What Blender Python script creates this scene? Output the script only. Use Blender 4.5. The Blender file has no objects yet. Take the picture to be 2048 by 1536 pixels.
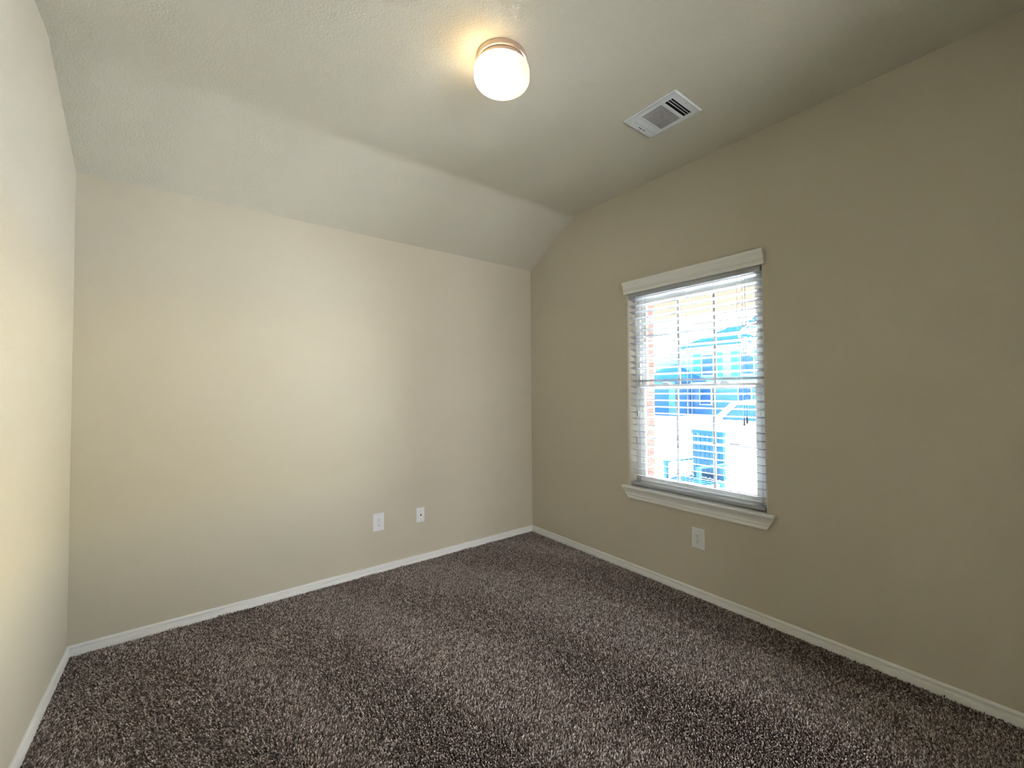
import bpy, bmesh, math, random
import numpy as np
from mathutils import Vector, Matrix

random.seed(7); rng = np.random.default_rng(7)
SC = bpy.context.scene
COL = SC.collection

# ------------------------------------------------------------------ room size
L = 3.0585        # room width  (x from -L to 0)
D = 3.60          # room depth  (y from -D to 0)
HK = 2.50         # height where the back wall meets the sloped ceiling
HC = 2.8384       # flat ceiling height
SY = 0.6057       # run of the sloped part
WY0, WY1, WZ0, WZ1 = -2.127, -1.168, 0.622, 2.0645   # window opening

# ------------------------------------------------------------------ camera
def cam_axes(yaw, pitch, roll):
    f = Vector((math.sin(yaw)*math.cos(pitch), math.cos(yaw)*math.cos(pitch), math.sin(pitch)))
    r = Vector((math.cos(yaw), -math.sin(yaw), 0)); u = r.cross(f)
    c, s = math.cos(roll), math.sin(roll)
    return c*r + s*u, -s*r + c*u, f
cam_d = bpy.data.cameras.new('camera'); cam = bpy.data.objects.new('camera', cam_d); COL.objects.link(cam)
r_, u_, f_ = cam_axes(0.6748, 0.0251, -0.0075)
M = Matrix((( r_.x, u_.x, -f_.x, -2.5841), (r_.y, u_.y, -f_.y, -3.2056), (r_.z, u_.z, -f_.z, 1.3372), (0, 0, 0, 1)))
cam.matrix_world = M
cam_d.sensor_fit = 'HORIZONTAL'; cam_d.sensor_width = 36; cam_d.lens = 851.7*36/2048
cam_d.shift_x = -35.4/2048; cam_d.shift_y = -8.4/2048; cam_d.clip_start = 0.02; cam_d.clip_end = 300
SC.camera = cam

# ------------------------------------------------------------------ sky, sun, exposure
W = bpy.data.worlds.new('sky'); SC.world = W; W.use_nodes = True
wn = W.node_tree; wn.nodes.clear()
wo = wn.nodes.new('ShaderNodeOutputWorld'); wb = wn.nodes.new('ShaderNodeBackground')
sky = wn.nodes.new('ShaderNodeTexSky'); sky.sky_type = 'NISHITA'; sky.sun_disc = False
sky.sun_elevation = math.radians(36); sky.sun_rotation = math.radians(100); sky.dust_density = 2.0
wn.links.new(sky.outputs[0], wb.inputs[0]); wb.inputs[1].default_value = 2.2
wn.links.new(wb.outputs[0], wo.inputs[0])
sun_d = bpy.data.lights.new('sun', 'SUN'); sun_d.energy = 150; sun_d.angle = 0.01; sun_d.color = (0.96, 0.97, 1.0)
sun = bpy.data.objects.new('sun', sun_d); COL.objects.link(sun)
sd = Vector((0.985, -0.174, 0.727)).normalized()          # direction towards the sun
sun.rotation_euler = sd.to_track_quat('Z', 'Y').to_euler()
# added fill lamp behind the camera, shining in through an invented opening
hl = bpy.data.lights.new('rear_fill', 'AREA'); hl.shape = 'RECTANGLE'; hl.size = 1.3; hl.size_y = 2.0; hl.energy = 41; hl.color = (0.97, 0.98, 1.0)
hlo = bpy.data.objects.new('rear_fill', hl); COL.objects.link(hlo)
hlo.location = (-1.5, -6.2, 1.35); hlo.rotation_euler = (math.radians(90), 0, 0)
# sky portal in the window opening
pl = bpy.data.lights.new('window_portal', 'AREA'); pl.shape = 'RECTANGLE'; pl.size = 1.42; pl.size_y = 0.84
pl.cycles.is_portal = True
plo = bpy.data.objects.new('window_portal', pl); COL.objects.link(plo)
plo.location = (0.26, -1.65, 1.35); plo.rotation_euler = (0, math.radians(90), 0)
vs = SC.view_settings; vs.view_transform = 'Standard'; vs.look = 'None'; vs.gamma = 1; vs.use_curve_mapping = False
vs.exposure = 1.84

# ------------------------------------------------------------------ helpers
class MB:
    def __init__(s): s.v = []; s.f = []; s.m = []
    def add(s, vs, fs, mi=0):
        o = len(s.v); s.v += [tuple(p) for p in vs]; s.f += [tuple(i+o for i in f) for f in fs]; s.m += [mi]*len(fs)
    def box(s, a, b, mi=0):
        x0, y0, z0 = (min(a[i], b[i]) for i in range(3)); x1, y1, z1 = (max(a[i], b[i]) for i in range(3))
        s.add([(x0,y0,z0),(x1,y0,z0),(x1,y1,z0),(x0,y1,z0),(x0,y0,z1),(x1,y0,z1),(x1,y1,z1),(x0,y1,z1)],
              [(0,3,2,1),(4,5,6,7),(0,1,5,4),(1,2,6,5),(2,3,7,6),(3,0,4,7)], mi)
    def tube(s, pts, r, n=8, mi=0, caps=True):
        pts = [Vector(p) for p in pts]; rs = r if isinstance(r, (list, tuple)) else [r]*len(pts)
        ring = []
        for i, p in enumerate(pts):
            t = (pts[min(i+1, len(pts)-1)] - pts[max(i-1, 0)]).normalized()
            a = t.cross(Vector((0, 0, 1)));
            if a.length < 1e-3: a = t.cross(Vector((0, 1, 0)))
            a.normalize(); b = t.cross(a)
            ring.append([p + rs[i]*(math.cos(2*math.pi*k/n)*a + math.sin(2*math.pi*k/n)*b) for k in range(n)])
        vs = [q for r0 in ring for q in r0]; fs = []
        for i in range(len(pts)-1):
            for k in range(n):
                fs.append((i*n+k, i*n+(k+1) % n, (i+1)*n+(k+1) % n, (i+1)*n+k))
        if caps: fs.append(tuple(range(n))[::-1]); fs.append(tuple((len(pts)-1)*n+k for k in range(n)))
        s.add(vs, fs, mi)
    def lathe(s, prof, n=64, c=(0,0,0), axis='z', mi=0):
        vs = []; fs = []
        for (r, h) in prof:
            for k in range(n):
                a = 2*math.pi*k/n; ca, sa = r*math.cos(a), r*math.sin(a)
                p = {'z': (ca, sa, h), 'x': (h, ca, sa), 'y': (sa, h, ca)}[axis]
                vs.append((c[0]+p[0], c[1]+p[1], c[2]+p[2]))
        for i in range(len(prof)-1):
            for k in range(n):
                fs.append((i*n+k, i*n+(k+1) % n, (i+1)*n+(k+1) % n, (i+1)*n+k))
        s.add(vs, fs, mi)
    def extrude(s, prof, P0, P1, mi=0, mitre0=0.0, mitre1=0.0):
        """prof: list of (d, z) with d = distance off the wall; P(d, z) functions give the two ends"""
        n = len(prof)
        vs = [P0(d, z) for d, z in prof] + [P1(d, z) for d, z in prof]
        fs = [(i, (i+1) % n, n+(i+1) % n, n+i) for i in range(n)] + [tuple(range(n))[::-1], tuple(range(n, 2*n))]
        s.add(vs, fs, mi)
    def build(s, name, mats, parent=None, smooth=False, bevel=0, loc=None, fixn=True):
        me = bpy.data.meshes.new(name); me.from_pydata(s.v, [], s.f)
        for m in (mats if isinstance(mats, (list, tuple)) else [mats]): me.materials.append(m)
        me.polygons.foreach_set('material_index', s.m); me.update()
        if fixn:
            bm = bmesh.new(); bm.from_mesh(me); bmesh.ops.recalc_face_normals(bm, faces=bm.faces); bm.to_mesh(me); bm.free()
        if smooth:
            me.polygons.foreach_set('use_smooth', [True]*len(me.polygons))
            me.set_sharp_from_angle(angle=math.radians(38))
        o = bpy.data.objects.new(name, me); COL.objects.link(o)
        if loc: o.location = loc
        if parent: o.parent = parent
        if bevel:
            b = o.modifiers.new('bevel', 'BEVEL'); b.width = bevel; b.segments = 2; b.limit_method = 'ANGLE'; b.angle_limit = math.radians(40)
        return o
def tag(o, label=None, cat=None, group=None, kind=None):
    if label: o['label'] = label
    if cat: o['category'] = cat
    if group: o['group'] = group
    if kind: o['kind'] = kind
    return o
def empty(name, loc, rz=0):
    o = bpy.data.objects.new(name, None); COL.objects.link(o); o.location = loc; o.rotation_euler = (0, 0, rz); o.empty_display_size = 0.1
    return o
def copy_tree(o, parent=None):
    c = o.copy(); COL.objects.link(c); c.parent = parent
    for ch in list(o.children): copy_tree(ch, c)
    return c

def mat(name, col, rough=0.6, metal=0.0, noise=0, nscale=20, bump=0, bscale=200, spec=0.4, emit=None, estr=0, bdist=0.002):
    m = bpy.data.materials.new(name); m.use_nodes = True; nt = m.node_tree; p = nt.nodes['Principled BSDF']
    p.inputs['Base Color'].default_value = (*col, 1); p.inputs['Roughness'].default_value = rough
    p.inputs['Metallic'].default_value = metal; p.inputs['Specular IOR Level'].default_value = spec
    tc = nt.nodes.new('ShaderNodeTexCoord')
    if noise:
        n = nt.nodes.new('ShaderNodeTexNoise'); n.inputs['Scale'].default_value = nscale; n.inputs['Detail'].default_value = 3
        nt.links.new(tc.outputs['Object'], n.inputs['Vector'])
        mx = nt.nodes.new('ShaderNodeMix'); mx.data_type = 'RGBA'
        mx.inputs[6].default_value = (*[c*(1-noise) for c in col], 1); mx.inputs[7].default_value = (*[min(1, c*(1+noise)) for c in col], 1)
        nt.links.new(n.outputs[0], mx.inputs[0]); nt.links.new(mx.outputs[2], p.inputs['Base Color'])
    if bump:
        n2 = nt.nodes.new('ShaderNodeTexNoise'); n2.inputs['Scale'].default_value = bscale; n2.inputs['Detail'].default_value = 2
        nt.links.new(tc.outputs['Object'], n2.inputs['Vector'])
        b = nt.nodes.new('ShaderNodeBump'); b.inputs['Strength'].default_value = bump; b.inputs['Distance'].default_value = bdist
        nt.links.new(n2.outputs[0], b.inputs['Height']); nt.links.new(b.outputs[0], p.inputs['Normal'])
    if emit:
        p.inputs['Emission Color'].default_value = (*emit, 1); p.inputs['Emission Strength'].default_value = estr
    return m

PAINT = (0.57, 0.53, 0.43)
M_wall = mat('wall_paint_orange_peel', PAINT, 0.75, bump=0.5, bscale=190, noise=0.03, nscale=160, spec=0.25)
M_ceil = mat('ceiling_paint_knockdown', (0.60, 0.585, 0.50), 0.8, bump=0.7, bscale=110, noise=0.03, nscale=120, spec=0.2, bdist=0.003)
M_trim = mat('white_semigloss_trim', (0.80, 0.81, 0.80), 0.35, bump=0.1, bscale=60)
M_plast = mat('white_plastic', (0.78, 0.80, 0.82), 0.3)
M_vinyl = mat('window_vinyl', (0.74, 0.75, 0.74), 0.4)
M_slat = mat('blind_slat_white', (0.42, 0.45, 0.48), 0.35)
M_grid = mat('muntin_grey_vinyl', (0.50, 0.50, 0.49), 0.5)
M_cord = mat('blind_cord', (0.70, 0.70, 0.70), 0.8)
M_tassel = mat('tassel_plastic', (0.35, 0.36, 0.38), 0.5)
M_dark = mat('dark_slot', (0.012, 0.014, 0.014), 0.7)
M_vent = mat('vent_enamel', (0.74, 0.80, 0.84), 0.35)
M_louv = mat('vent_louver_enamel', (0.78, 0.80, 0.82), 0.45)
M_screw = mat('screw_steel', (0.45, 0.46, 0.46), 0.4, 0.6)
M_nickel = mat('brushed_nickel', (0.62, 0.50, 0.42), 0.35, 0.7)
M_glow = mat('lit_frosted_glass', (0.6, 0.59, 0.56), 0.4, emit=(1.0, 0.74, 0.44), estr=3.5)
# frosted glass glows strongest around the bulb inside it
nt = M_glow.node_tree; tc = nt.nodes.new('ShaderNodeTexCoord'); vd = nt.nodes.new('ShaderNodeVectorMath'); vd.operation = 'DISTANCE'
vd.inputs[1].default_value = (-0.050, 0.012, -0.075); nt.links.new(tc.outputs['Object'], vd.inputs[0])
mr = nt.nodes.new('ShaderNodeMapRange'); mr.interpolation_type = 'SMOOTHSTEP'
mr.inputs['From Min'].default_value = 0.05; mr.inputs['From Max'].default_value = 0.155; mr.inputs['To Min'].default_value = 5.5; mr.inputs['To Max'].default_value = 0.22
nt.links.new(vd.outputs['Value'], mr.inputs['Value']); nt.links.new(mr.outputs[0], nt.nodes['Principled BSDF'].inputs['Emission Strength'])
# thin window glass
M_glass = bpy.data.materials.new('window_glass'); M_glass.use_nodes = True
nt = M_glass.node_tree; nt.nodes.clear()
go = nt.nodes.new('ShaderNodeOutputMaterial'); gm = nt.nodes.new('ShaderNodeMixShader'); gt = nt.nodes.new('ShaderNodeBsdfTransparent')
gg = nt.nodes.new('ShaderNodeBsdfGlossy'); gg.inputs['Roughness'].default_value = 0.02; gt.inputs[0].default_value = (0.93, 0.97, 1.0, 1)
gf = nt.nodes.new('ShaderNodeFresnel'); gf.inputs[0].default_value = 1.4
nt.links.new(gf.outputs[0], gm.inputs[0]); nt.links.new(gt.outputs[0], gm.inputs[1]); nt.links.new(gg.outputs[0], gm.inputs[2]); nt.links.new(gm.outputs[0], go.inputs[0])

# ================================================================== THE SETTING
T = 0.14
b = MB(); b.box((-L-T, -D-T, -0.15), (T, T, -0.014)); tag(b.build('floor', mat('subfloor', (0.09, 0.06, 0.055), 0.9)), kind='structure')
b = MB(); b.box((-L-T, 0, -0.014), (T, T, HC+0.2)); tag(b.build('wall_back', M_wall), kind='structure')
b = MB(); b.box((-L-T, -D, -0.014), (-L, 0, HC+0.2)); tag(b.build('wall_left', M_wall), kind='structure')
# unseen rear wall; its opening is added to let the fill light in
b = MB(); b.box((-L-T, -D-T, -0.014), (-1.95, -D, HC+0.2)); b.box((-0.80, -D-T, -0.014), (T, -D, HC+0.2)); b.box((-1.95, -D-T, 2.40), (-0.80, -D, HC+0.2))
tag(b.build('wall_front', M_wall), kind='structure')
# unseen deep box added behind the opening to house the fill lamp
b = MB(); b.box((-L-0.6, -D-T-3.0, -0.15), (0.1, -D-T, -0.014)); b.box((-L-0.6, -D-T-3.1, -0.014), (0.1, -D-T-3.0, 3.0)); b.box((-L-0.6, -D-T-3.1, 2.9), (0.1, -D-T, 3.0))
b.box((-L-0.7, -D-T-3.1, -0.014), (-L-0.6, -D-T, 3.0)); b.box((0.1, -D-T-3.1, -0.014), (0.2, -D-T, 3.0))
tag(b.build('wall_fill_box', M_wall), kind='structure')
# ceiling: flat part plus the sloped strip down to the back wall
b = MB()
pr = [(0.02, HK-0.01), (0, HK), (-SY+0.05, HC-0.05*(HC-HK)/SY), (-SY+0.02, HC-0.0065), (-SY-0.03, HC), (-D-T, HC), (-D-T, HC+0.2), (0.02, HC+0.2)]
n = len(pr); vv = [(-L-0.02, y, z) for y, z in pr] + [(0.02, y, z) for y, z in pr]
b.add(vv, [(i, (i+1) % n, n+(i+1) % n, n+i) for i in range(n)] + [tuple(range(n)), tuple(range(n, 2*n))])
tag(b.build('ceiling', M_ceil, smooth=True), kind='structure')
# window wall with a bullnosed opening
b = MB(); R = 0.022; zt = HC+0.2
rings = []
for k in range(7):
    a = math.radians(90*k/6); o = R*(1-math.sin(a)); x = R*(1-math.cos(a))
    rings.append([(x, WY1+o, WZ0), (x, WY1+o, WZ1+o), (x, WY0-o, WZ1+o), (x, WY0-o, WZ0)])
rings.append([(T, WY1, WZ0), (T, WY1, WZ1), (T, WY0, WZ1), (T, WY0, WZ0)])
vv = [p for r in rings for p in r]; ff = []
for i in range(len(rings)-1):
    for k in range(4):
        ff.append((i*4+k, i*4+(k+1) % 4, (i+1)*4+(k+1) % 4, (i+1)*4+k))
b.add(vv, ff)
ya, yb = WY1+R, WY0-R; zb = WZ1+R
for x in (0, T):
    if x == T: ya, yb, zb = WY1, WY0, WZ1
    b.add([(x, 0, -0.014), (x, ya, -0.014), (x, ya, zt), (x, 0, zt)], [(0, 1, 2, 3)])
    b.add([(x, yb, -0.014), (x, -D, -0.014), (x, -D, zt), (x, yb, zt)], [(0, 1, 2, 3)])
    b.add([(x, ya, zb), (x, yb, zb), (x, yb, zt), (x, ya, zt)], [(0, 1, 2, 3)])
    b.add([(x, ya, -0.014), (x, yb, -0.014), (x, yb, WZ0), (x, ya, WZ0)], [(0, 1, 2, 3)])
b.add([(0, 0, zt), (T, 0, zt), (T, -D, zt), (0, -D, zt)], [(0, 1, 2, 3)])
wr = b.build('wall_right', M_wall, smooth=True, fixn=False); tag(wr, kind='structure')

# baseboards
BB = [(0, -0.012), (0.013, -0.012), (0.013, 0.018), (0.0122, 0.0205), (0.009, 0.0215), (0.004, 0.024), (0.003, 0.028), (0.003, 0.0335), (0.0105, 0.0350), (0.0115, 0.038), (0.0105, 0.044), (0.007, 0.048), (0.003, 0.0496), (0, 0.0496)]
b = MB(); b.extrude(BB, lambda d, z: (-L+d, -d, z), lambda d, z: (-d, -d, z)); tag(b.build('baseboard_back', M_trim, smooth=True), kind='structure')
b = MB(); b.extrude(BB, lambda d, z: (-d, -d, z), lambda d, z: (-d, -D, z)); tag(b.build('baseboard_right', M_trim, smooth=True), kind='structure')
b = MB(); b.extrude(BB, lambda d, z: (-L+d, -d, z), lambda d, z: (-L+d, -D, z)); tag(b.build('baseboard_left', M_trim, smooth=True), kind='structure')

# ------------------------------------------------------------------ carpet: cut pile tufts
def carpet():
    s = 0.0054
    nx, ny = int(L/s), int((D-0.02)/s)
    gx, gy = np.meshgrid(np.arange(nx), np.arange(ny), indexing='ij')
    x = -L + (gx.ravel()+0.5+rng.uniform(-.45, .45, gx.size))*s
    y = -0.004 - (gy.ravel()+0.5+rng.uniform(-.45, .45, gx.size))*s
    keep = (x > -L+0.011) & (x < -0.011) & (y < -0.011)
    x, y = x[keep], y[keep]; N = len(x)
    # lean of the pile: brushed in overlapping vacuum strokes
    ph = (x*0.93 + y*0.35)
    band = np.sin(ph*9.0 + 1.2*np.sin(y*1.7) + .6*np.sin(x*3.1)) + 0.6*np.sin(ph*3.7+0.9*np.sin(x*2.3)+1.0)
    band = np.tanh(band*2.2)
    blot = np.sin(x*11+2*np.sin(y*7))*np.sin(y*13+2*np.sin(x*5))
    lx = 0.0058*band + rng.normal(0, .0032, N); ly = 0.0018*band + 0.0012*blot + rng.normal(0, .0032, N)
    h = 0.0125 + rng.uniform(-.003, .0035, N)
    edge = np.minimum(np.minimum(x+L-0.012, -0.012-x), -0.012-y)
    h += np.where((edge < 0.008) & (np.sin(x*23)+np.sin(y*19+x*7) + rng.normal(0, .4, N) > 1.2), 0.006, 0)
    a0 = rng.uniform(0, 2*np.pi, N); tw = rng.uniform(.5, 1.6, N)
    V = np.zeros((N, 7, 3), np.float32)
    r0, r1 = 0.0027, 0.0031
    for k in range(3):
        a = a0 + k*2*np.pi/3
        V[:, k, 0] = x+r0*np.cos(a); V[:, k, 1] = y+r0*np.sin(a); V[:, k, 2] = -0.0145
        a = a+tw
        V[:, 3+k, 0] = x+.55*lx+r1*np.cos(a); V[:, 3+k, 1] = y+.55*ly+r1*np.sin(a); V[:, 3+k, 2] = -0.014+h*.66
    V[:, 6, 0] = x+lx; V[:, 6, 1] = y+ly; V[:, 6, 2] = -0.014+h
    tri = []
    for k in range(3):
        k2 = (k+1) % 3
        tri += [(k, k2, 3+k2), (k, 3+k2, 3+k), (3+k, 3+k2, 6)]
    tri = np.array(tri, np.int32)
    F = (np.arange(N, dtype=np.int32)[:, None, None]*7 + tri[None]).reshape(-1)
    me = bpy.data.meshes.new('carpet')
    me.vertices.add(N*7); me.vertices.foreach_set('co', V.reshape(-1))
    nt_ = N*9; me.loops.add(nt_*3); me.loops.foreach_set('vertex_index', F)
    me.polygons.add(nt_); me.polygons.foreach_set('loop_start', np.arange(nt_, dtype=np.int32)*3)
    me.polygons.foreach_set('loop_total', np.full(nt_, 3, np.int32))
    at = me.attributes.new('yarn', 'FLOAT', 'POINT')
    at.data.foreach_set('value', np.repeat(rng.uniform(0, 1, N).astype(np.float32), 7))
    me.update(calc_edges=True)
    me.polygons.foreach_set('use_smooth', np.ones(nt_, bool))
    m = bpy.data.materials.new('carpet_yarn'); m.use_nodes = True; nt = m.node_tree; p = nt.nodes['Principled BSDF']
    an = nt.nodes.new('ShaderNodeAttribute'); an.attribute_name = 'yarn'
    cr = nt.nodes.new('ShaderNodeValToRGB'); e = cr.color_ramp.elements
    e[0].position = 0.0; e[0].color = (0.016, 0.006, 0.005, 1)
    e[1].position = 1.0; e[1].color = (0.90, 0.82, 0.80, 1)
    q = e.new(0.35); q.color = (0.13, 0.08, 0.068, 1)
    q = e.new(0.72); q.color = (0.45, 0.36, 0.34, 1)
    nt.links.new(an.outputs['Fac'], cr.inputs[0]); nt.links.new(cr.outputs[0], p.inputs['Base Color'])
    p.inputs['Roughness'].default_value = 0.45; p.inputs['Specular IOR Level'].default_value = 0.5
    p.inputs['Sheen Weight'].default_value = 0.5; p.inputs['Sheen Roughness'].default_value = 0.4
    me.materials.append(m)
    o = bpy.data.objects.new('carpet', me); COL.objects.link(o)
    tag(o, 'brown flecked cut pile carpet covering the whole floor', 'carpet', kind='stuff')
carpet()

# ------------------------------------------------------------------ window_1: vinyl double-hung, stool, head moulding
win = empty('window_1', (0.10, -1.6475, WZ0)); tag(win, kind='structure')
def wl(b): # shift world coordinates into the window's own frame
    b.v = [(x-0.10, y+1.6475, z-WZ0) for x, y, z in b.v]; return b
X0, X1 = 0.082, 0.138
b = MB()
yl, yr, zb_, zt_ = WY1, WY0, WZ0, WZ1
FW = 0.045
b.box((X0, yl, zb_), (X1, yl-FW, zt_)); b.box((X0, yr, zb_), (X1, yr+FW, zt_)); b.box((X0, yl-FW, zt_-FW), (X1, yr+FW, zt_)); b.box((X0, yl-FW, zb_), (X1, yr+FW, zb_+0.04))
b.box((X0+0.022, yl-FW, zb_+.04), (X0+.030, yl-FW-.008, zt_-FW)); b.box((X0+0.022, yr+FW, zb_+.04), (X0+.030, yr+FW+.008, zt_-FW))
wl(b).build('window_frame', M_vinyl, win, bevel=0.002)
def sash(xa, xb, z0, z1, name, zm):
    b = MB(); w = 0.035; a, c = yl-FW-0.002, yr+FW+0.002
    b.box((xa, a, z0), (xb, a-w, z1)); b.box((xa, c, z0), (xb, c+w, z1)); b.box((xa, a-w, z0), (xb, c+w, z0+w)); b.box((xa, a-w, z1-w), (xb, c+w, z1))
    so = wl(b).build(name, M_vinyl, win, bevel=0.002)
    b = MB(); gy = [a-w+(c+w-a+w)*t for t in (1/3, 2/3)]; xm = (xa+xb)/2
    for g in gy: b.box((xm-0.004, g-0.009, z0+w), (xm+0.004, g+0.009, z1-w))
    b.box((xm-0.0035, a-w, zm-0.009), (xm+0.0035, c+w, zm+0.009))
    wl(b).build('muntin_grille', M_grid, so)
    b = MB(); b.box((xm-0.006, a-w, z0+w), (xm-0.0055, c+w, z1-w)); wl(b).build('pane', M_glass, so)
    return so
lo = sash(X0+0.004, X0+0.026, WZ0+0.042, 1.375, 'lower_sash', 0.976)
sash(X0+0.032, X0+0.054, 1.340, WZ1-FW-0.002, 'upper_sash', 1.690)
for yy in (-1.43, -1.86):   # sash locks on the meeting rail
    b = MB(); b.box((X0-0.002, yy-0.03, 1.3755), (X0+0.024, yy+0.03, 1.383)); b.tube([(X0+0.006, yy-0.018, 1.387), (X0+0.006, yy+0.022, 1.39)], 0.005, 8)
    wl(b).build('sash_lock', M_vinyl, win, smooth=True)
# stool with crown-profiled apron
def crown(prof, ya, yb, name, taper):
    b = MB()
    P0 = lambda d, z: (-d, ya + taper(d, z), z); P1 = lambda d, z: (-d, yb - taper(d, z), z)
    b.extrude(prof, P0, P1); return wl(b).build(name, M_trim, win, smooth=True)
stool = [(0, 0.606), (0.030, 0.606), (0.036, 0.610), (0.036, 0.618), (0.031, WZ0), (0.0, WZ0)]
b = MB()
b.extrude(stool, lambda d, z: (-d, -1.114, z), lambda d, z: (-d, -2.180, z))
b.box((0, WY1-0.001, WZ0-0.012), (X0+0.004, WY0+0.001, WZ0+0.0005))
wl(b).build('window_stool', M_trim, win, smooth=True)
apr = [(0, 0.606), (0.030, 0.606), (0.028, 0.600), (0.022, 0.590), (0.018, 0.578), (0.0165, 0.567), (0.0195, 0.563), (0.018, 0.557), (0.011, 0.553), (0.0135, 0.548), (0.012, 0.533), (0, 0.533)]
crown(apr, -1.160, -2.136, 'window_apron', lambda d, z: 0.044*min(1, max(0, (z-0.533)/0.073)))
hd = [(0, 2.057), (0.012, 2.057), (0.0135, 2.076), (0.011, 2.080), (0.018, 2.084), (0.020, 2.091), (0.0175, 2.095), (0.020, 2.106), (0.025, 2.118), (0.031, 2.126), (0.033, 2.130), (0.033, 2.1455), (0, 2.1455)]
b = MB(); b.extrude(hd, lambda d, z: (-d, -1.139-0.10*(0.033-d)*0, z), lambda d, z: (-d, -2.150, z))
wl(b).build('head_moulding', M_trim, win, smooth=True)

# ------------------------------------------------------------------ the blind
bl = empty('window_blind', (0.034, -1.6475, 2.06))
tag(bl, 'white two inch horizontal slat blind lowered in the window with slats open', 'blind')
ZR = 2.06; XB = 0.034
ys0, ys1 = WY1-0.006+1.6475, WY0+0.006+1.6475
b = MB(); b.box((-0.026, ys0, -0.030), (0.026, ys1, -0.002)); b.box((-0.030, ys0, -0.034), (-0.026, ys1, -0.001)); b.build('headrail', M_slat, bl, bevel=0.001)
zs = []
k = 0
while True:
    z = 0.6545 + 0.0467*k
    if z > 2.02: break
    if k > 0: zs.append(z)
    k += 1
smesh = None
TILT = math.radians(13)
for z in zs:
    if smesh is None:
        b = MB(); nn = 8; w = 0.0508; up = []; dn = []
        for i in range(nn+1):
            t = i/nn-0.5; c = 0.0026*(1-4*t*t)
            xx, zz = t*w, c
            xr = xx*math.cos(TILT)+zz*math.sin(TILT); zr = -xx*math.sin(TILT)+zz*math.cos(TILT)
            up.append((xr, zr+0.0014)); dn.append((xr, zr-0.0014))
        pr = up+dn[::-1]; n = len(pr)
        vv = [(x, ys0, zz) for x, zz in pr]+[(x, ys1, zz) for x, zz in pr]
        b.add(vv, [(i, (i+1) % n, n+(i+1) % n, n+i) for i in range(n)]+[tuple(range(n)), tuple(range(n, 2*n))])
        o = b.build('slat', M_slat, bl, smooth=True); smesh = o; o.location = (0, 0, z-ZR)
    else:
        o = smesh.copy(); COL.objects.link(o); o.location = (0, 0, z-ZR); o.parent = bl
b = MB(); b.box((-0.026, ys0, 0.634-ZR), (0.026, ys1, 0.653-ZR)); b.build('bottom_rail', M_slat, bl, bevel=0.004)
for yy in (-1.30, -1.645, -1.985):
    y = yy+1.6475; b = MB()
    for sx in (-0.0275, 0.0275):
        b.tube([(sx, y, -0.03), (sx, y, 0.653-ZR)], 0.0009, 6)
    for z in zs:
        b.tube([(-0.0275, y, z-ZR-0.0020+0.001), (0.0275, y+0.0, z-ZR-0.0045)], 0.0008, 5)
    b.tube([(-0.0, y+0.012, -0.03), (0.0, y+0.012, 0.653-ZR)], 0.0009, 6)
    b.build('ladder_cord', M_cord, bl)
def tassel_cord(y, ztas, name):
    y += 1.6475; b = MB(); b.tube([(-0.034, y, -0.03), (-0.036, y-0.002, (ztas-ZR)*0.5), (-0.036, y, ztas-ZR+0.018)], 0.0014, 6)
    o = b.build(name, M_cord, bl)
    b = MB(); b.lathe([(0.0005, 0.022), (0.0035, 0.022), (0.0045, 0.010), (0.0068, -0.016), (0.0066, -0.019), (0.0005, -0.019)], 16, (-0.036, y, ztas-ZR))
    b.build('tassel', M_tassel, o, smooth=True)
tassel_cord(-1.252, 1.165, 'tilt_cord'); tassel_cord(-1.243, 0.970, 'tilt_cord')
tassel_cord(-2.020, 1.137, 'lift_cord'); tassel_cord(-2.036, 1.150, 'lift_cord')

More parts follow.
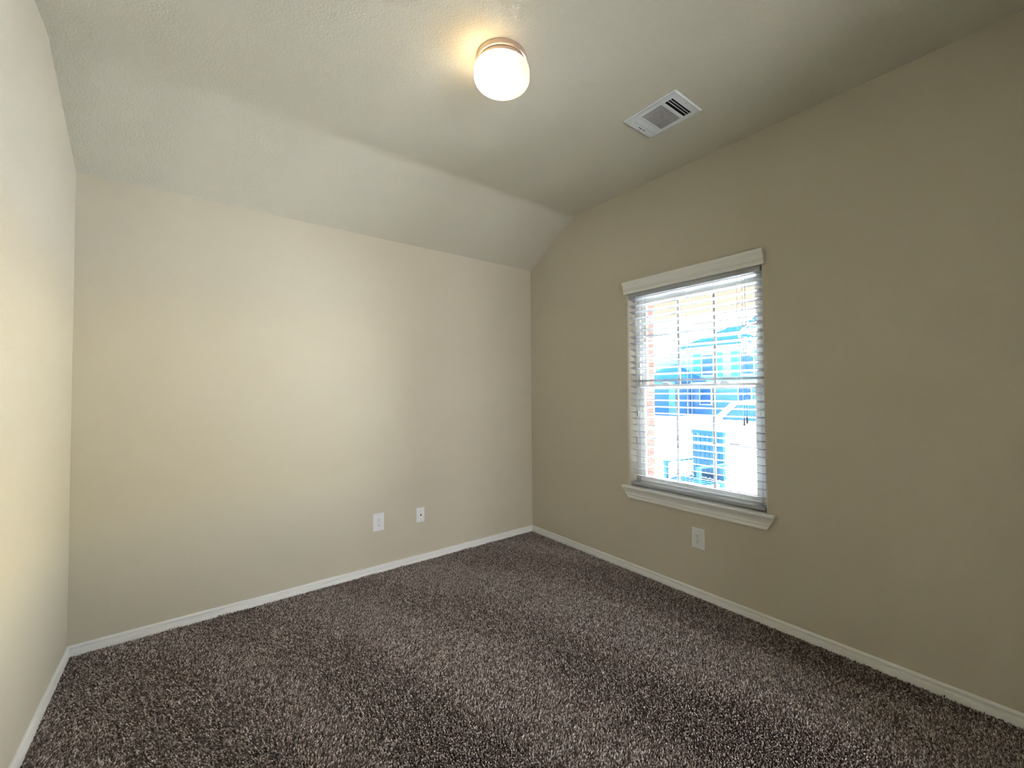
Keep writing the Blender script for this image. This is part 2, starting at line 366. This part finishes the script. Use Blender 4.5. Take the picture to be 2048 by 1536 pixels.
# ------------------------------------------------------------------ wall plates
def outlet(loc, rz, w, h, label, group):
    """built facing -y; rz turns it"""
    e = empty('wall_outlet', loc, rz); tag(e, label, 'electrical outlet', group)
    b = MB(); t = 0.006; c = 0.005
    def ringr(a, bq, yy): return [(-a, yy, -bq), (a, yy, -bq), (a, yy, bq), (-a, yy, bq)]
    rg = ringr(w/2, h/2, 0)+ringr(w/2, h/2, -0.0025)+ringr(w/2-c*.5, h/2-c*.5, -t*.8)+ringr(w/2-c, h/2-c, -t)
    b.add(rg, [(i*4+k, i*4+(k+1) % 4, i*4+4+(k+1) % 4, i*4+4+k) for i in range(3) for k in range(4)]+[(12, 13, 14, 15)])
    b.build('cover_plate', M_plast, e)
    for s in (1, -1):
        zc = s*0.0195; b = MB(); pts = []
        for k in range(40):
            a = 2*math.pi*k/40; px = 0.0172*math.cos(a); pz = max(-0.0142, min(0.0142, 0.0172*math.sin(a))); pts.append((px, pz))
        n = len(pts)
        vv = [(x, -t+0.0005, zc+z) for x, z in pts]+[(x, -t-0.0028, zc+z) for x, z in pts]+[(x*.94, -t-0.0034, zc+z*.94) for x, z in pts]
        b.add(vv, [(i*n+k, i*n+(k+1) % n, (i+1)*n+(k+1) % n, (i+1)*n+k) for i in range(2) for k in range(n)]+[tuple(range(2*n, 3*n))])
        rcp = b.build('receptacle', M_plast, e, smooth=True)
        b = MB()
        for sx, hh in ((-0.0063, 0.0085), (0.0063, 0.0070)):
            b.box((sx-0.0013, -t-0.0030, zc+0.0035-hh/2), (sx+0.0013, -t-0.0037, zc+0.0035+hh/2))
        b.lathe([(0.0001, -t-0.0038), (0.0026, -t-0.0038), (0.0026, -t-0.0028)], 12, (0, 0, zc-0.0085), 'y')
        b.build('plug_slots', M_dark, rcp)
    b = MB(); b.lathe([(0.0001, -t-0.0012), (0.0026, -t-0.0010), (0.0032, -t+0.0003)], 16, (0, 0, 0), 'y'); b.box((-0.0022, -t-0.0011, -0.0004), (0.0022, -t-0.0015, 0.0004))
    b.build('screw', M_screw, e, smooth=True)
    return e
outlet((-1.4720, 0, 0.366), 0, 0.0828, 0.1295, 'white double wall outlet on the wall facing the camera, left of the small jack plate', 'white double wall outlets')
outlet((0, -1.7093, 0.3717), -math.pi/2, 0.0890, 0.1322, 'white double wall outlet below the window', 'white double wall outlets')
e = empty('wall_jack', (-1.1405, 0, 0.3597)); tag(e, 'small white wall plate with one black jack hole, right of the double outlet', 'wall jack')
b = MB(); w, h, t = 0.0690, 0.1145, 0.006
rg = []
for (a, q, yy) in ((w/2, h/2, 0), (w/2, h/2, -.0025), (w/2-.0025, h/2-.0025, -.0048), (w/2-.005, h/2-.005, -t)): rg += [(-a, yy, -q), (a, yy, -q), (a, yy, q), (-a, yy, q)]
b.add(rg, [(i*4+k, i*4+(k+1) % 4, i*4+4+(k+1) % 4, i*4+4+k) for i in range(3) for k in range(4)]+[(12, 13, 14, 15)])
b.build('cover_plate', M_plast, e)
b = MB(); b.box((-0.011, -t+0.0005, -0.012), (0.011, -t-0.0020, 0.012)); jk = b.build('jack_insert', M_plast, e, bevel=0.001)
b = MB(); b.box((-0.0058, -t-0.0016, -0.0075), (0.0058, -t-0.0026, 0.0028)); b.box((-0.0028, -t-0.0016, 0.0028), (0.0028, -t-0.0026, 0.0055)); tag(b.build('jack_opening', M_dark, jk), 'black jack opening')
for zc in (0.030, -0.042):
    b = MB(); b.lathe([(0.0001, -t-0.0012), (0.0026, -t-0.0010), (0.0032, -t+0.0003)], 16, (0, 0, zc), 'y'); b.build('screw', M_screw, e, smooth=True)

# ------------------------------------------------------------------ ceiling vent
vx0, vx1, vy0, vy1 = -0.7010, -0.4500, -2.0340, -1.7090
vo = empty('ceiling_vent', ((vx0+vx1)/2, (vy0+vy1)/2, HC)); tag(vo, 'white rectangular metal air vent on the ceiling above the window side', 'air vent')
wx, wy = (vx1-vx0), (vy1-vy0)
# local coordinates: s across x (0..1), t along y (0..1) from the end far from the back wall
SX = lambda s: -wx/2+wx*s
TY = lambda t: -wy/2+wy*t
b = MB(); z0, z1 = -0.001, -0.009
holes = [(.16, .86, .125, .265), (.145, .86, .325, .705), (.16, .86, .755, .865)]
def plate(zz):
    b.box((SX(.02), TY(.02), zz), (SX(.98), TY(holes[0][2]), zz+.0015)); b.box((SX(.02), TY(holes[2][3]), zz), (SX(.98), TY(.98), zz+.0015))
    b.box((SX(.02), TY(holes[0][2]), zz), (SX(.15), TY(holes[2][3]), zz+.0015)); b.box((SX(.86), TY(holes[0][2]), zz), (SX(.98), TY(holes[2][3]), zz+.0015))
    b.box((SX(.15), TY(.265), zz), (SX(.86), TY(.325), zz+.0015)); b.box((SX(.15), TY(.705), zz), (SX(.86), TY(.755), zz+.0015))
plate(-0.009)
rg = []
for (m_, zz) in ((0, 0), (0, -.003), (.02, -.009), (.03, -.009)):
    rg += [(SX(m_), TY(m_*wx/wy), zz), (SX(1-m_), TY(m_*wx/wy), zz), (SX(1-m_), TY(1-m_*wx/wy), zz), (SX(m_), TY(1-m_*wx/wy), zz)]
b.add(rg, [(i*4+k, i*4+(k+1) % 4, i*4+4+(k+1) % 4, i*4+4+k) for i in range(3) for k in range(4)])
b.build('vent_frame', M_vent, vo)
b = MB(); b.box((SX(.12), TY(.10), -0.0005), (SX(.88), TY(.90), -0.002)); b.build('duct_opening', M_dark, vo)
def louver(p0, p1, wid, lean, m, nm='louver'):
    """thin blade from p0 to p1 (local xy) hanging in the frame, leaning sideways"""
    b = MB(); d = Vector((p1[0]-p0[0], p1[1]-p0[1], 0)).normalized(); n_ = Vector((-d.y, d.x, 0))
    top = n_*(-wid*math.sin(lean)/2); bot = n_*(wid*math.sin(lean)/2); hz = wid*math.cos(lean)
    a, c = Vector((*p0, -0.0085)), Vector((*p1, -0.0085)); th = n_*0.0004+Vector((0, 0, .0004))
    q = [a+bot, c+bot, c+top+Vector((0, 0, hz)), a+top+Vector((0, 0, hz))]
    vv = [v-th for v in q]+[v+th for v in q]
    b.add(vv, [(0, 1, 2, 3), (7, 6, 5, 4), (0, 4, 5, 1), (1, 5, 6, 2), (2, 6, 7, 3), (3, 7, 4, 0)])
    b.build(nm, m, vo)
for i in range(1, 3): louver((SX(.15), TY(.125+.14*i/3)), (SX(.86), TY(.125+.14*i/3)), 0.007, math.radians(-12), M_vent)
for i in range(16): 
    s = .145+.715*(i+.5)/16; louver((SX(s), TY(.325)), (SX(s), TY(.705)), 0.0125, math.radians(68), M_louv)
for i in range(4): louver((SX(.15), TY(.76+.10*(i+.5)/4)), (SX(.86), TY(.76+.10*(i+.5)/4)), 0.0080, math.radians(60), M_vent)
b = MB(); b.box((SX(.40), TY(.905), -0.0092), (SX(.62), TY(.918), -0.0098)); b.build('damper_slot', M_dark, vo)
b = MB(); b.box((SX(.50), TY(.90), -0.0095), (SX(.53), TY(.945), -0.0145)); b.build('damper_lever', M_vent, vo)
for t_ in (.055, .965):
    b = MB(); b.lathe([(0.0001, -0.0112), (0.0030, -0.0108), (0.0036, -0.009)], 14, (0, TY(t_), 0)); b.build('screw', M_screw, vo, smooth=True)

# ------------------------------------------------------------------ ceiling lamp
lx, ly = -1.495, -1.661
lp = empty('ceiling_lamp', (lx, ly, HC)); tag(lp, 'lit round frosted glass flush ceiling lamp with a brushed metal base', 'ceiling lamp')
b = MB(); b.lathe([(0.0001, 0), (0.113, 0), (0.1145, -0.004), (0.1145, -0.020), (0.1120, -0.023), (0.1040, -0.025), (0.1040, -0.029), (0.1095, -0.031), (0.1105, -0.034), (0.1105, -0.052), (0.107, -0.056), (0.0001, -0.056)], 96)
b.build('lamp_base', M_nickel, lp, smooth=True)
pg = [(0.100, -0.052), (0.116, -0.050), (0.1225, -0.054), (0.1245, -0.062), (0.1250, -0.085)]
for k in range(1, 9):
    a = math.radians(90*k/8); pg.append((0.090+0.035*math.cos(a), -0.090-0.036*math.sin(a)))
pg += [(0.07, -0.1305), (0.045, -0.1335), (0.02, -0.135), (0.0001, -0.1352)]
b = MB(); b.lathe(pg, 96); b.build('lamp_shade', M_glow, lp, smooth=True)

# ================================================================== OUTSIDE THE WINDOW
def brick_mat(name, c1, c2, cm, scale=1.0, axis='yz'):
    m = bpy.data.materials.new(name); m.use_nodes = True; nt = m.node_tree; p = nt.nodes['Principled BSDF']; p.inputs['Roughness'].default_value = 0.85; p.inputs['Specular IOR Level'].default_value = 0.0
    tc = nt.nodes.new('ShaderNodeTexCoord'); sx = nt.nodes.new('ShaderNodeSeparateXYZ'); cx = nt.nodes.new('ShaderNodeCombineXYZ')
    ad = nt.nodes.new('ShaderNodeMath'); ad.operation = 'ADD'
    nt.links.new(tc.outputs['Object'], sx.inputs[0]); nt.links.new(sx.outputs[0], ad.inputs[0]); nt.links.new(sx.outputs[1], ad.inputs[1])
    nt.links.new(ad.outputs[0], cx.inputs[0]); nt.links.new(sx.outputs[2], cx.inputs[1])
    br = nt.nodes.new('ShaderNodeTexBrick'); br.inputs['Scale'].default_value = scale
    br.inputs['Brick Width'].default_value = 0.20; br.inputs['Row Height'].default_value = 0.075; br.inputs['Mortar Size'].default_value = 0.006
    br.inputs['Color1'].default_value = (*c1, 1); br.inputs['Color2'].default_value = (*c2, 1); br.inputs['Mortar'].default_value = (*cm, 1)
    nt.links.new(cx.outputs[0], br.inputs['Vector']); nt.links.new(br.outputs[0], p.inputs['Base Color'])
    return m
M_brick = brick_mat('red_brick', (0.10, 0.042, 0.034), (0.075, 0.03, 0.025), (0.12, 0.11, 0.10))
# brick veneer of this house around the window
b = MB(); xa, xb = T, 0.235; oy0_, oy1_, oz0_, oz1_ = WY0+0.045, WY1-0.062, WZ0+0.03, WZ1-0.03
b.box((xa, oy1_, -0.4), (xb, 3.0, 3.2)); b.box((xa, -6, -0.4), (xb, oy0_, 3.2)); b.box((xa, oy0_, -0.4), (xb, oy1_, oz0_)); b.box((xa, oy0_, oz1_), (xb, oy1_, 3.2))
tag(b.build('wall_exterior', M_brick), kind='structure')
# porch roof
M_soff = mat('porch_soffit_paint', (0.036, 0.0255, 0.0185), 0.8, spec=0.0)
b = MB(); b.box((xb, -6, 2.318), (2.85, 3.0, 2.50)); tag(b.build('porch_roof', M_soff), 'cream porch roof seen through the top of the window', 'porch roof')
# ground
M_conc = mat('sunlit_concrete', (0.50, 0.48, 0.45), 0.9, noise=0.12, nscale=3)
gp = [(xb, -0.16), (2.9, -0.20), (6, -0.40), (12, -0.75), (22, -0.95), (34, -1.05), (90, -1.2)]
b = MB(); vv = []
for x, z in gp: vv += [(x, -60, z), (x, 80, z)]
b.add(vv, [(2*i, 2*i+1, 2*i+3, 2*i+2) for i in range(len(gp)-1)]); tag(b.build('ground', M_conc, fixn=False), kind='structure')
def gz(x):
    for (x0, z0), (x1, z1) in zip(gp, gp[1:]):
        if x <= x1: return z0+(z1-z0)*(x-x0)/(x1-x0)
    return gp[-1][1]
# houses across the street
M_side = mat('pale_blue_siding', (0.055, 0.115, 0.13), 0.8, spec=0.0); M_roofb = mat('blue_grey_shingle', (0.011, 0.04, 0.085), 0.9, spec=0.0, noise=.2, nscale=3)
M_shut = mat('blue_shutter', (0.016, 0.075, 0.13), 0.7, spec=0.0); M_bbrick = brick_mat('blue_grey_brick', (0.024, 0.058, 0.105), (0.019, 0.047, 0.09), (0.035, 0.075, 0.12))
M_wdark = mat('house_window_glass', (0.012, 0.032, 0.065), 0.2, spec=0.0); M_white = mat('white_house_trim', (0.17, 0.21, 0.23), 0.7, spec=0.0)
h1 = empty('house', (38, 14, gz(34))); tag(h1, 'large two storey pale blue house across the street', 'house', 'houses across the street')
def hb(b, e): b.v = [(x-e.location[0], y-e.location[1], z-e.location[2]) for x, y, z in b.v]; return b
g1 = gz(34)
b = MB(); b.box((34, 4.0, 1.95), (44, 19.6, 5.25)); b.add([(34.02, 19.6, 1.95), (34.02, 22.3, 1.95), (34.02, 22.3, 4.2), (34.02, 19.6, 5.25), (44, 19.6, 1.95), (44, 22.3, 1.95), (44, 22.3, 4.2), (44, 19.6, 5.25)], [(0, 1, 2, 3), (7, 6, 5, 4), (1, 5, 6, 2), (3, 2, 6, 7)])
hb(b, h1).build('upper_wall', M_side, h1)
b = MB(); b.box((34, 4.0, g1), (44, 22.3, 1.95)); hb(b, h1).build('ground_floor_wall', M_bbrick, h1)
b = MB(); b.box((33.9, 4.0, 5.0), (33.99, 18.9, 5.25)); b.box((33.9, 4.0, 1.80), (34.0, 19.0, 1.98)); hb(b, h1).build('fascia', M_white, h1)
b = MB(); b.add([(33.6, 3.4, 5.20), (33.6, 19.8, 5.20), (44.5, 19.8, 5.20), (44.5, 3.4, 5.20), (38, 8.5, 8.35), (38, 13.0, 8.35)], [(0, 1, 5, 4), (1, 2, 5), (2, 3, 4, 5), (3, 0, 4), (0, 3, 2, 1)])
hb(b, h1).build('roof', M_roofb, h1)
for (ya, yb_) in ((17.4, 18.1), (15.4, 16.1), (13.9, 14.6), (11.9, 12.6)):
    b = MB(); b.box((33.93, ya, 2.45), (34.0, yb_, 4.55)); hb(b, h1).build('shutter', M_shut, h1)
for (ya, yb_) in ((16.15, 17.35), (12.65, 13.85)):
    b = MB(); b.box((33.95, ya, 2.5), (34.0, yb_, 4.5)); f = hb(b, h1).build('window', M_white, h1)
    b = MB(); b.box((33.93, ya+.1, 2.6), (33.96, yb_-.1, 4.4)); b.v = [(x-38, y-14, z-g1) for x, y, z in b.v]; b.build('pane', M_wdark, f)
for (ya, yb_) in ((16.4, 17.6), (12.9, 14.1)):
    b = MB(); b.box((33.95, ya, -0.1), (34.0, yb_, 1.6)); f = hb(b, h1).build('window', M_white, h1)
    b = MB(); b.box((33.93, ya+.1, 0.0), (33.96, yb_-.1, 1.5)); b.v = [(x-38, y-14, z-g1) for x, y, z in b.v]; b.build('pane', M_wdark, f)
h2 = empty('house', (33, 20.5, gz(31))); tag(h2, 'low blue brick garage wing with a pointed roof, left of the two storey house', 'house', 'houses across the street')
g2 = gz(31)
b = MB(); b.box((31, 18.2, g2), (33.4, 30.0, 2.1)); hb(b, h2).build('wall', M_bbrick, h2)
b = MB(); b.add([(30.6, 16.6, 2.0), (30.6, 22.4, 2.0), (33.5, 22.4, 2.0), (33.5, 16.6, 2.0), (32.6, 18.9, 3.65), (32.6, 19.6, 3.65)], [(0, 1, 5, 4), (1, 2, 5), (2, 3, 4, 5), (3, 0, 4), (0, 3, 2, 1)]); hb(b, h2).build('roof', M_roofb, h2)
b = MB(); b.box((30.94, 18.9, g2+.02), (31.0, 20.4, 1.5)); hb(b, h2).build('garage_door', M_wdark, h2)
# white parked suv
suv = empty('parked_car', (12.2, 2.0, gz(12.2))); tag(suv, 'white parked car with dark side windows seen through the lower sash', 'car')
M_car = mat('white_car_paint', (0.7, 0.72, 0.74), 0.3); M_tyre = mat('tyre_rubber', (0.02, 0.02, 0.02), 0.8)
def carsec(pts, x0, x1, name, m, par, inset=0):
    b = MB(); n = len(pts); vv = [(x0, y, z) for y, z in pts]+[(x0+0.06, y, z) for y, z in pts]+[(x1-.06, y, z) for y, z in pts]+[(x1, y, z) for y, z in pts]
    b.add(vv, [(j*n+i, j*n+(i+1) % n, (j+1)*n+(i+1) % n, (j+1)*n+i) for j in range(3) for i in range(n)]+[tuple(range(n)), tuple(range(3*n, 4*n))]); return b.build(name, m, par)
carsec([(-2.5, .32), (-2.55, .7), (-2.5, 1.0), (-2.35, 1.55), (-2.1, 1.72), (1.3, 1.72), (1.6, 1.62), (2.15, 1.12), (3.0, 1.02), (3.2, .85), (3.25, .4), (3.1, .32)], -0.95, 0.95, 'body', M_car, suv)
carsec([(-2.2, 1.08), (-2.1, 1.55), (-1.2, 1.58), (-1.2, 1.08)], -0.965, -0.94, 'side_window', M_wdark, suv)
carsec([(-1.1, 1.08), (-1.1, 1.58), (.15, 1.58), (.15, 1.08)], -0.965, -0.94, 'side_window', M_wdark, suv)
carsec([(.25, 1.08), (.25, 1.58), (1.35, 1.58), (1.85, 1.12), (1.8, 1.08)], -0.965, -0.94, 'side_window', M_wdark, suv)
for yy in (-1.6, 2.3):
    for xx in (-.85, .85):
        b = MB(); b.lathe([(.0001, -.12), (.2, -.12), (.34, -.10), (.36, -.06), (.36, .06), (.34, .10), (.2, .12), (.0001, .12)], 28, (xx, yy, .36), 'x'); b.build('wheel', M_tyre, suv, smooth=True)
# blue slatted patio chair on the porch
M_pc = mat('blue_chair_paint', (0.011, 0.042, 0.075), 0.6, spec=0.0)
ch = empty('patio_chair', (2.35, -0.32, gz(2.35)), math.radians(-12)); tag(ch, 'blue slatted patio chair on the porch outside the window', 'chair')
b = MB()
for i in range(7): b.box((0.22+0.0*i, -0.24+i*0.07, 0.40), (0.26, -0.19+i*0.07, 0.98))
b.box((.215, -.25, .95), (.265, .25, 1.0)); b.box((.215, -.25, .42), (.265, .25, .47)); b.build('backrest', M_pc, ch)
b = MB()
for i in range(6): b.box((-.25+i*.08, -.25, .38), (-.19+i*.08, .25, .40))
b.build('seat', M_pc, ch)
for sx in (-.22, .22):
    for sy in (-.22, .22): b = MB(); b.box((sx-.022, sy-.022, 0), (sx+.022, sy+.022, .38)); b.build('leg', M_pc, ch)
for sy in (-.26, .26): b = MB(); b.box((-.25, sy-.03, .60), (.24, sy+.03, .62)); b.box((-.24, sy-.02, .38), (-.20, sy+.02, .60)); b.build('armrest', M_pc, ch)

def leaf_cloud(b, c, rad, n, size, seed, mi=0):
    rn = random.Random(seed)
    for _ in range(n):
        while True:
            p = Vector((rn.uniform(-1, 1), rn.uniform(-1, 1), rn.uniform(-1, 1)))
            if .3 < p.length < 1: break
        p = Vector((c[0]+p.x*rad[0], c[1]+p.y*rad[1], c[2]+p.z*rad[2]))
        a = Vector((rn.gauss(0, 1), rn.gauss(0, 1), rn.gauss(0, 1))).normalized(); q = a.cross(Vector((rn.gauss(0, 1), rn.gauss(0, 1), rn.gauss(0, 1)))).normalized()
        s = size*rn.uniform(.6, 1.3); m_ = a.cross(q)*s*.12
        b.add([p-a*s, p-q*s*.45+m_, p+a*s, p+q*s*.45+m_], [(0, 1, 2), (0, 2, 3)], mi)
M_bark = mat('bark', (0.25, 0.2, 0.17), 0.9)
M_leafw = mat('pale_leaf', (0.62, 0.70, 0.62), 0.5); M_leafg = mat('bright_green_leaf', (0.085, 0.17, 0.018), 0.6); M_leafd = mat('blue_green_leaf', (0.03, 0.07, 0.085), 0.6)
tr = empty('small_tree', (8.0, 0.55, gz(8))); tag(tr, 'small leafy tree outside the right side of the window', 'tree')
b = MB(); leaf_cloud(b, (0, 0, 3.15), (.9, 1.15, .85), 750, .065, 3); b.build('foliage', M_leafw, tr, fixn=False)
b = MB(); b.tube([(0, -.3, 0), (.02, -.28, 1.2), (0, -.1, 2.2), (0, .2, 3.2)], [.05, .045, .035, .015], 10); b.tube([(0, -.28, 1.5), (0, -.7, 2.6), (0, -.8, 3.3)], [.03, .022, .01], 8); b.build('trunk', M_bark, tr, smooth=True)
for (nm, x, y, r, hgt, m_, lab, sd_) in (('shrub', 3.5, 0.98, .24, .30, M_leafg, 'bright green shrub beside the brick edge of the window', 5), ('shrub', 3.5, 0.50, .24, .13, M_leafd, 'low dark blue green plant in the bed right of the bright green shrub', 6)):
    s_ = empty(nm, (x, y, gz(x))); tag(s_, lab, 'shrub', 'plants in the bed outside')
    b = MB(); leaf_cloud(b, (0, 0, hgt), (r, r, hgt), 420, .035, sd_); b.build('foliage', m_, s_, fixn=False)
    b = MB()
    for k in range(6): a = k*1.05; b.tube([(0, 0, 0), (r*.5*math.cos(a), r*.5*math.sin(a), hgt*1.2)], [.006, .003], 6)
    b.build('stem', M_bark, s_)
